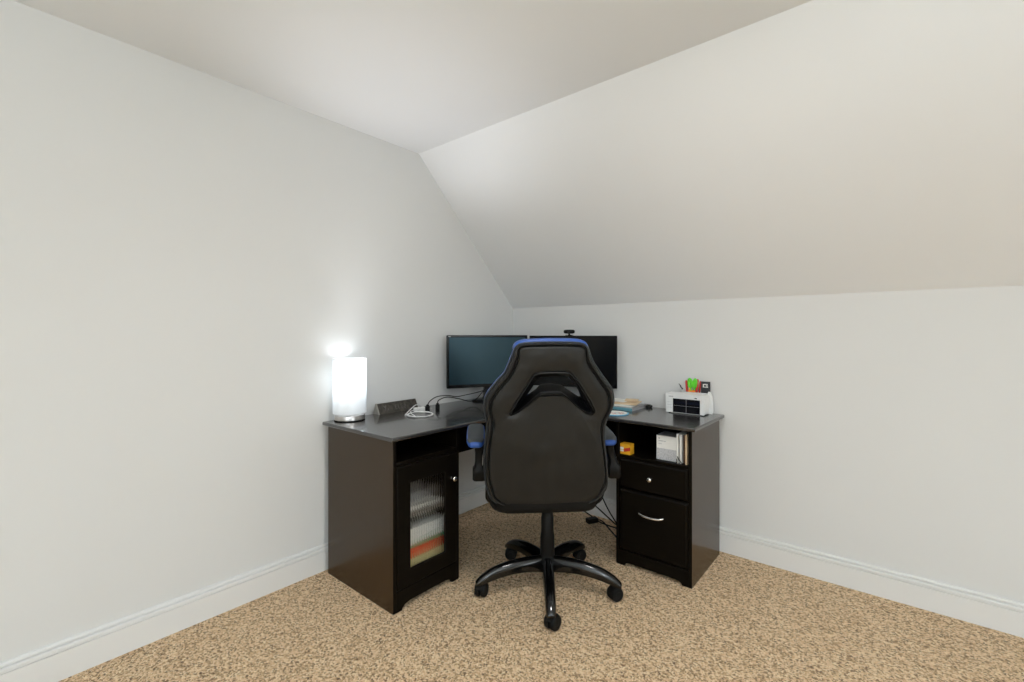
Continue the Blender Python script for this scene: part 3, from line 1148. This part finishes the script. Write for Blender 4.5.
def book(name, label, cat, lo, hi, cover, pages, rz=0, group=None, vertical=False, spine=None, parent_rot=None):
    """closed book: cover boards + spine and a page block. Local box centred on its base."""
    c = Vector(((lo[0] + hi[0]) / 2, (lo[1] + hi[1]) / 2, lo[2]))
    t_ = thing(name, label, cat, c, rz, group)
    a = Vector(lo) - c
    b = Vector(hi) - c
    bm = new_bm()
    if vertical:   # stands, spine toward -y
        th = min(.0018, (b.x - a.x) * .2)
        box(bm, (a.x, a.y, a.z), (a.x + th, b.y, b.z))
        box(bm, (b.x - th, a.y, a.z), (b.x, b.y, b.z))
        box(bm, (a.x + th, a.y, a.z), (b.x - th, a.y + th, b.z))
        obj('cover', bm, cover, t_, bevel=.0004)
        bm = new_bm()
        box(bm, (a.x + th, a.y + th, a.z + .001), (b.x - th, b.y - .003, b.z - .003))
        obj('pages', bm, pages, t_)
    else:
        th = min(.002, (b.z - a.z) * .2)
        box(bm, (a.x, a.y, a.z), (b.x, b.y, a.z + th))
        box(bm, (a.x, a.y, b.z - th), (b.x, b.y, b.z))
        box(bm, (a.x, a.y, a.z + th), (b.x, a.y + th, b.z - th))
        obj('cover', bm, cover, t_, bevel=.0005)
        bm = new_bm()
        box(bm, (a.x + .003, a.y + th, a.z + th), (b.x - .002, b.y - .003, b.z - th))
        obj('pages', bm, pages, t_)
    return t_


book('book', 'grey book with teal spine, bottom of the pile right of the chair', 'book', (0.83, -.260, TZ), (1.088, -.045, TZ + .017), cover_grey_m, cover_grey_m)
bm = new_bm()
box(bm, (-.129, -.1105, .0005), (.128, -.1065, .0165))
obj('spine', bm, teal_m, bpy.data.objects['book'], bevel=.001)


def sheet_stack(name, label, cat, c, w, d, z0, h, rz, m, tab=None, bow=.002):
    t_ = thing(name, label, cat, (c[0], c[1], z0), rz)
    bm = new_bm()
    nx = 8
    rows = []
    top, bot = [], []
    for layer, zz in ((0, 0), (1, h)):
        for iy in (0, 1):
            pass
    # slightly bowed slab
    rr = []
    for i in range(nx + 1):
        x = -w / 2 + w * i / nx
        bz = bow * math.sin(PI * i / nx) + bow * .6 * (i / nx) ** 3
        rr.append([(x, -d / 2, bz), (x, d / 2, bz * .6), (x, d / 2, h + bz * .6), (x, -d / 2, h + bz)])
    loft(bm, rr)
    obj('sheets', bm, m, t_, smooth=30)
    if tab:
        bm = new_bm()
        box(bm, (w * .1, -d / 2 - .010, h * .3), (w * .3, -d / 2 + .002, h * .3 + .0015))
        obj('tab', bm, tab, t_)
    return t_


sheet_stack('paper_stack', 'loose white papers sandwiched between grey book and manila folder', 'papers', (.955, -.165), .215, .17, TZ + .0175, .006, .10, paper_m)
sheet_stack('folder', 'tan manila folder lying on white papers right of the chair', 'folder', (.965, -.155), .215, .165, TZ + .026, .005, .22, cream_m, paper_m, .003)
sheet_stack('envelope', 'pinkish white envelope, topmost of the pile on right desk wing', 'envelope', (.92, -.145), .17, .12, TZ + .0365, .002, .05, paper_m, None, .001)
sheet_stack('notepad', 'small tan notepad on top of pile, nearest the right wall', 'notepad', (1.012, -.105), .075, .09, TZ + .0385, .004, .35, cream_m, None, .0)

ms = thing('computer_mouse', 'small black computer mouse behind the grey book', 'mouse', (1.108, -.075, TZ), .3)
bm = new_bm()
rr = []
for y, w, h in ((-.030, .012, .006), (-.026, .020, .012), (-.012, .026, .018), (.006, .027, .020), (.020, .024, .016), (.028, .014, .008)):
    rr.append([(w * .75 * math.cos(2 * PI * k / 16), y, h / 2 + h / 2 * math.sin(2 * PI * k / 16)) for k in range(16)])
loft(bm, rr)
obj('mouse_body', bm, plastic_m, ms, smooth=60)
bm = new_bm()
lathe(bm, [(.004, -.003), (.005, -.002), (.005, .002), (.004, .003)], 14, M=Matrix.Translation((0, -.014, .0165)) @ Matrix.Rotation(PI / 2, 4, 'Y'))
obj('scroll_wheel', bm, rubber_m, ms)

dk = thing('coaster', 'round white and red picture disc with blue rim beside the chair back', 'coaster', (1.042, -.385, TZ))
bm = new_bm()
lathe(bm, [(.074, 0), (.077, .001), (.077, .004), (.070, .0045)], 48)
obj('rim', bm, ltblue_m, dk, smooth=40)
bm = new_bm()
lathe(bm, [(.0695, .0040), (.0695, .0052)], 48)
pt = obj('disc', bm, paper_m, dk, smooth=40)
bm = new_bm()
for ax_, ay_, aw, ah, rz_ in ((.030, .016, .030, .010, .4), (.005, -.022, .040, .008, -.3), (.045, -.012, .014, .010, 1.0)):
    M_ = Matrix.Translation((ax_, ay_, 0)) @ Matrix.Rotation(rz_, 4, 'Z')
    box(bm, (-aw / 2, -ah / 2, .005), (aw / 2, ah / 2, .0056), M=M_)
o = obj('print', bm, red_m, dk)
o.parent = pt
bm = new_bm()
for ax_, ay_, aw, ah, rz_ in ((.020, -.002, .034, .006, .2), (.050, .006, .012, .006, .2)):
    M_ = Matrix.Translation((ax_, ay_, 0)) @ Matrix.Rotation(rz_, 4, 'Z')
    box(bm, (-aw / 2, -ah / 2, .005), (aw / 2, ah / 2, .0056), M=M_)
o = obj('print', bm, ink_m, dk)
o.parent = pt

# white organiser / printer box with four dark panes
og = thing('desk_organizer', 'white desktop organizer with four dark windows on right desk end', 'organizer', (1.3455, -.160, TZ))
bm = new_bm()
frame_prism(bm, (-.103, .004, .103, .108), (-.064, .0055, .082, .082), lambda a, b, d: (a, d, b), -.002, .010)
box(bm, (-.103, .010, .006), (.103, .085, .108))
ob = obj('organizer_body', bm, white_m, og, bevel=.003)
bm = new_bm()
for i in range(2):
    for j in range(2):
        xa = -.0635 + i * .073
        za = .006 + j * .038
        box(bm, (xa, .000, za), (xa + .0715, .0098, za + .0370))
obj('dark_window', bm, darkglass_m, og)
bm = new_bm()
box(bm, (.0081, -.0012, .006), (.0095, .009, .0815))
box(bm, (-.0635, -.0012, .0430), (.0815, .009, .0442))
obj('divider', bm, cover_grey_m, og)
for sx in (-.085, .085):
    for sy in (.012, .072):
        bm = new_bm()
        lathe(bm, [(.007, 0), (.007, .006)], 12, c=(sx, sy, 0))
        obj('foot', bm, rubber_m, og)
bm = new_bm()
for k in range(5):
    box(bm, (-.086 + k * .0052, -.0028, .0905 - .0), (-.0825 + k * .0052, -.0018, .0935))
o = obj('small_print', bm, ink_m, og)
o.parent = ob
bm = new_bm()
box(bm, (.054, -.0028, .0885), (.066, -.0018, .0935))
o = obj('small_print', bm, ink_m, og)
o.parent = ob
bm = new_bm()
box(bm, (-.095, -.0026, .030), (-.070, -.0018, .031))
box(bm, (-.095, -.0026, .045), (-.070, -.0018, .046))
box(bm, (-.095, -.0026, .060), (-.070, -.0018, .061))
o = obj('small_print', bm, greyink_m, og)
o.parent = ob

# clear caddy behind, holding the pens
cd = thing('pen_caddy', 'frosted upright pen caddy behind the white organizer', 'caddy', (1.375, -.042, TZ))
bm = new_bm()
cw = [(-.065, -.028, .065, .028), (-.062, -.025, .062, .025)]
frame_prism(bm, cw[0], cw[1], lambda a, b, d: (a, b, d), .003, .112)
box(bm, (-.065, -.028, 0), (.065, .028, .004))
box(bm, (-.001, -.025, .004), (.001, .025, .105))
obj('caddy_body', bm, clear_m, cd, bevel=.001)
bm = new_bm()
prism(bm, [(.060, .0), (.088, .0), (.092, .02), (.090, .085), (.078, .118), (.070, .122), (.066, .118)], lambda a, b, d: (a, d, b), -.030, -.020)
obj('side_panel', bm, white_m, cd, bevel=.001)


def pen(label, cat, name, base, tip, r, m, m2, grp=None):
    base, tip = Vector(base), Vector(tip) + Vector((0, 0, .022))
    t_ = thing(name, label, cat, base)
    ax_ = tip - base
    L = ax_.length
    q = ax_.to_track_quat('Z', 'Y').to_matrix().to_4x4()
    bm = new_bm()
    lathe(bm, [(r * .3, 0), (r * .9, L * .05), (r, L * .1), (r, L * .72)], 12, M=q)
    obj('barrel', bm, m, t_, smooth=50)
    bm = new_bm()
    lathe(bm, [(r * 1.12, L * .72), (r * 1.12, L * .96), (r * .8, L)], 12, M=q)
    Mclip = q @ Matrix.Translation((r * 1.25, 0, 0))
    box(bm, (-.0008, -.0015, L * .74), (.0008, .0015, L * .93), M=Mclip)
    obj('cap', bm, m2, t_, smooth=50)


zc = TZ + .0045
pen('thick red marker leaning left in the pen caddy', 'marker', 'marker', (1.330, -.052, zc), (1.316, -.048, zc + .148), .0055, red_m, red_m)
pen('orange brown pencil in caddy between red marker and green clip', 'pencil', 'pencil', (1.341, -.045, zc), (1.334, -.035, zc + .128), .0045, orange_m, brown_m)
pen('red marker in caddy right of the bright green scissors', 'marker', 'marker', (1.366, -.050, zc), (1.378, -.046, zc + .158), .0065, red_m, red_m)
pen('deep red pen in caddy touching the black card', 'pen', 'pen', (1.371, -.032, zc), (1.390, -.030, zc + .146), .005, red_m, red_m)
pen('short orange pen at the front of the pen caddy', 'pen', 'pen', (1.344, -.062, zc), (1.341, -.062, zc + .112), .0045, orange_m, yellow_m)

cdo = thing('index_card', 'orange card standing at the front of the pen caddy', 'card', (1.352, -.0675, zc))
bm = new_bm()
prism(bm, [(-.019, 0), (.021, 0), (.021, .117), (.012, .121), (-.004, .115), (-.019, .119)], lambda a, b, d: (a, d, b), -.0005, .0005)
obj('card_sheet', bm, orange_m, cdo)
sc = thing('scissors', 'bright green handled scissors standing in the pen caddy', 'scissors', (1.353, -.058, zc))
bm = new_bm()
for s, tilt in ((-1, .11), (1, -.13)):
    M_ = Matrix.Translation((0, .002 * s, .075)) @ Matrix.Rotation(-tilt * 1.0, 4, 'Y')
    pts = [M_ @ Vector((s * .0025 + .0065 * math.cos(2 * PI * k / 20), 0, .082 + .022 * math.sin(2 * PI * k / 20))) for k in range(21)]
    loft(bm, frame_rings(pts, .0082, 8), cap=False)
    tube(bm, [M_ @ Vector((s * .002, 0, 0)), M_ @ Vector((s * .003, 0, .055))], .0055, 8, 0)
obj('handles', bm, green_m, sc, smooth=60)
bm = new_bm()
for s in (-1, 1):
    prism(bm, [(-.004, .0), (.004, 0), (.006, .08), (-.006, .08)], lambda a, b, d: (a + s * .001, d, b), s * .001 - .0006, s * .001 + .0006)
obj('blades', bm, chrome_m, sc)

# black card with white mark, and a slim silver-black stem at left
cdt = thing('card', 'small black card with white mark standing at back of pen caddy', 'card', (1.416, -.036, zc), .05)
bm = new_bm()
box(bm, (-.022, -.001, 0), (.027, .001, .168))
cb = obj('card_body', bm, ink_m, cdt)
bm = new_bm()
box(bm, (-.012, -.0018, .118), (.016, -.0008, .122))
box(bm, (-.012, -.0018, .122), (-.006, -.0008, .137))
box(bm, (-.006, -.0018, .133), (.014, -.0008, .138))
box(bm, (.004, -.0018, .125), (.015, -.0008, .130))
bmesh.ops.translate(bm, verts=bm.verts[:], vec=(0, 0, .017))
o = obj('white_mark', bm, paper_m, cdt)
o.parent = cb
st = thing('glasses_stand', 'thin clear stand with black tip left of the red marker', 'stand', (1.285, -.045, TZ))
bm = new_bm()
lathe(bm, [(.014, 0), (.014, .003), (.004, .005), (.004, .118), (.006, .122), (.006, .130)], 16)
obj('stem', bm, clear_m, st, smooth=40)
bm = new_bm()
tube(bm, [(-.012, 0, .152), (-.004, 0, .143), (.002, 0, .130), (.010, 0, .122)], [.002] * 8 + [.004] * 8 + [.005] * 9, 8, 8)
obj('black_tip', bm, ink_m, st, smooth=60)

# ------------------------------------------------------------------ things in the open shelf of the right pedestal
ZS = 0.571
bx = thing('software_box', 'white and light grey printed box standing in the open shelf', 'box', (1.3625, -.405, ZS))
bm = new_bm()
box(bm, (-.0515, -.055, 0), (.0515, .055, .120))
bb = obj('carton', bm, [paper_m], bx, bevel=.001)
bm = new_bm()
box(bm, (-.0515, -.0556, .001), (.0515, -.0546, .057))
o = obj('speckled_print', bm, mat('speckled_print_card', (0.52, 0.52, 0.53), 0.6, vary=(160, 0.30, (1, 1, 1))), bx)
o.parent = bb
bm = new_bm()
box(bm, (-.052, -.0545, .1195), (.052, .0552, .1206))
o = obj('box_lid', bm, cover_grey_m, bx)
o['label'] = 'dark grey top'
bm = new_bm()
box(bm, (-.041, -.0558, .103), (-.034, -.0548, .109))
box(bm, (-.041, -.0558, .092), (-.016, -.0548, .095))
box(bm, (-.014, -.0558, .092), (-.004, -.0548, .095))
box(bm, (-.041, -.0558, .078), (-.024, -.0548, .080))
o = obj('small_print', bm, greyink_m, bx)
o.parent = bb

book('book', 'thin white booklet beside the printed box on the open shelf', 'book', (1.4165, -.475, ZS), (1.4245, -.335, ZS + .142), paper_m, paper_m, vertical=True)
book('book', 'second white booklet on the shelf, black gap on both its sides', 'book', (1.4310, -.472, ZS), (1.4400, -.330, ZS + .139), paper_m, paper_m, vertical=True)
book('book', 'brown covered book on the shelf right of the white booklets', 'book', (1.4470, -.466, ZS), (1.4565, -.325, ZS + .140), brown_m, paper_m, vertical=True)
book('book', 'cream book with yellow edge, rightmost on the open shelf', 'book', (1.4585, -.474, ZS), (1.4670, -.330, ZS + .143), cream_m, paper_m, vertical=True)
bm = new_bm()
tube(bm, [(1.423, -.484, ZS + .036), (1.430, -.486, ZS + .026), (1.438, -.487, ZS + .016), (1.446, -.486, ZS + .0065)], .0022, 8, 6)
tube(bm, [(1.4215, -.483, ZS + .0035), (1.4215, -.483, ZS + .024)], .0022, 8, 0)
tag(obj('cable_stub', bm, rubber_m, smooth=60), 'short black cord hanging in front of the white booklets', 'cable')

fx = thing('film_box', 'small yellow and red carton at left of the open shelf', 'box', (1.154, -.462, ZS), -.02)
bm = new_bm()
box(bm, (-.028, -.022, 0), (.028, .022, .054))
fb = obj('carton', bm, yellow_m, fx, bevel=.0008)
bm = new_bm()
prism(bm, [(-.006, .012), (.028, .022), (.028, .040), (-.006, .030)], lambda a, b, d: (a, d, b), -.0228, -.0215)
o = obj('red_stripe', bm, red_m, fx)
o.parent = fb
bm = new_bm()
box(bm, (-.028, -.0228, .014), (-.009, -.0215, .022))
box(bm, (-.028, -.0228, .025), (-.009, -.0215, .036))
o = obj('white_label', bm, paper_m, fx)
o.parent = fb

# ------------------------------------------------------------------ contents of the glass-door cabinet
ZC = 0.092
zf = ZC


def slab(name, label, cat, z0, h, m, cx, rz, w=.26, d=.30, tilt=0, x=.42, edge=None):
    t_ = thing(name, label, cat, (x, cx, z0), rz)
    bm = new_bm()
    n_ = 6
    rr = []
    for i in range(n_ + 1):
        y = -d / 2 + d * i / n_
        lift = tilt * (i / n_)
        rr.append([(-w / 2, y, lift), (w / 2, y, lift), (w / 2, y, h + lift + .002 * math.sin(i)), (-w / 2, y, h + lift)])
    loft(bm, rr)
    obj('stack', bm, m, t_, smooth=30)
    if edge:
        bm = new_bm()
        box(bm, (w / 2 - .002, -d / 2, h * .8), (w / 2 + .002, d / 2, h * .98))
        obj('edge_band', bm, edge, t_)
    return t_


slab('file_folder', 'yellow folder pile, lowest behind the ribbed glass', 'folder', ZC, .088, mat('pale_yellow_card', (0.85, 0.72, 0.33), .6, vary=(15, .08, (1, 1, 1))), -1.315, 0, d=.33)
slab('file_folder', 'thick orange red folder behind the ribbed glass', 'folder', ZC + .091, .042, redfold_m, -1.317, .02, d=.32)
slab('file_folder', 'green folder above the orange red one behind glass', 'folder', ZC + .136, .012, greenfold_m, -1.315, -.02, d=.31)
slab('paper_stack', 'thick ream of white paper under the inner cabinet shelf', 'papers', ZC + .151, .072, paper_m, -1.320, .03, d=.29)
slab('magazine_stack', 'grey brown magazine on the inner cabinet shelf', 'magazine', .3475, .028, mat('magazine_print', (0.34, 0.31, 0.27), .5, vary=(45, .6, (1, 1, 6))), -1.317, .02, d=.31, w=.30, x=.365)
slab('magazine_stack', 'pale magazine resting on the grey brown one', 'magazine', .379, .018, paper_m, -1.31, -.03, d=.28, w=.28, x=.375)
slab('storage_tray', 'dim grey tray stacked highest in the glass-door cabinet', 'tray', .401, .045, cover_grey_m, -1.315, .01, d=.29, w=.25, x=.35)

# ------------------------------------------------------------------ cables and power brick under the desk
pbk = thing('power_brick', 'black power brick on carpet under the desk', 'power brick', (.752, -.125, 0), 1.1)
bm = new_bm()
box(bm, (-.036, -.020, 0), (.036, .020, .030))
obj('brick_case', bm, plastic_m, pbk, bevel=.004, seg=3)
bm = new_bm()
tube(bm, [(.036, 0, .015), (.055, -.04, .012), (.03, -.16, .006), (-.01, -.32, .006)], .004, 8, 6)
obj('cord', bm, rubber_m, pbk, smooth=70)
for lab, pts in (
        ('black cord falling steeply from the desk to the carpet, rightmost', [(.70, -.075, .42), (.755, -.075, .24), (.81, -.07, .13), (.87, -.075, .05), (.93, -.08, .008), (1.10, -.09, .006)]),
        ('black cord sloping gently to the right under the desk', [(.52, -.075, .24), (.66, -.07, .135), (.76, -.075, .085), (.86, -.085, .035), (.92, -.095, .016), (1.10, -.115, .014)]),
        ('black cord lying low along the baseboard', [(.45, -.10, .12), (.60, -.075, .055), (.70, -.070, .022), (.80, -.105, .008), (.95, -.12, .006), (1.10, -.135, .006)])):
    bm = new_bm()
    tube(bm, pts, .0042, 8, 8)
    tag(obj('extension_cable', bm, rubber_m, smooth=70), lab, 'cable')
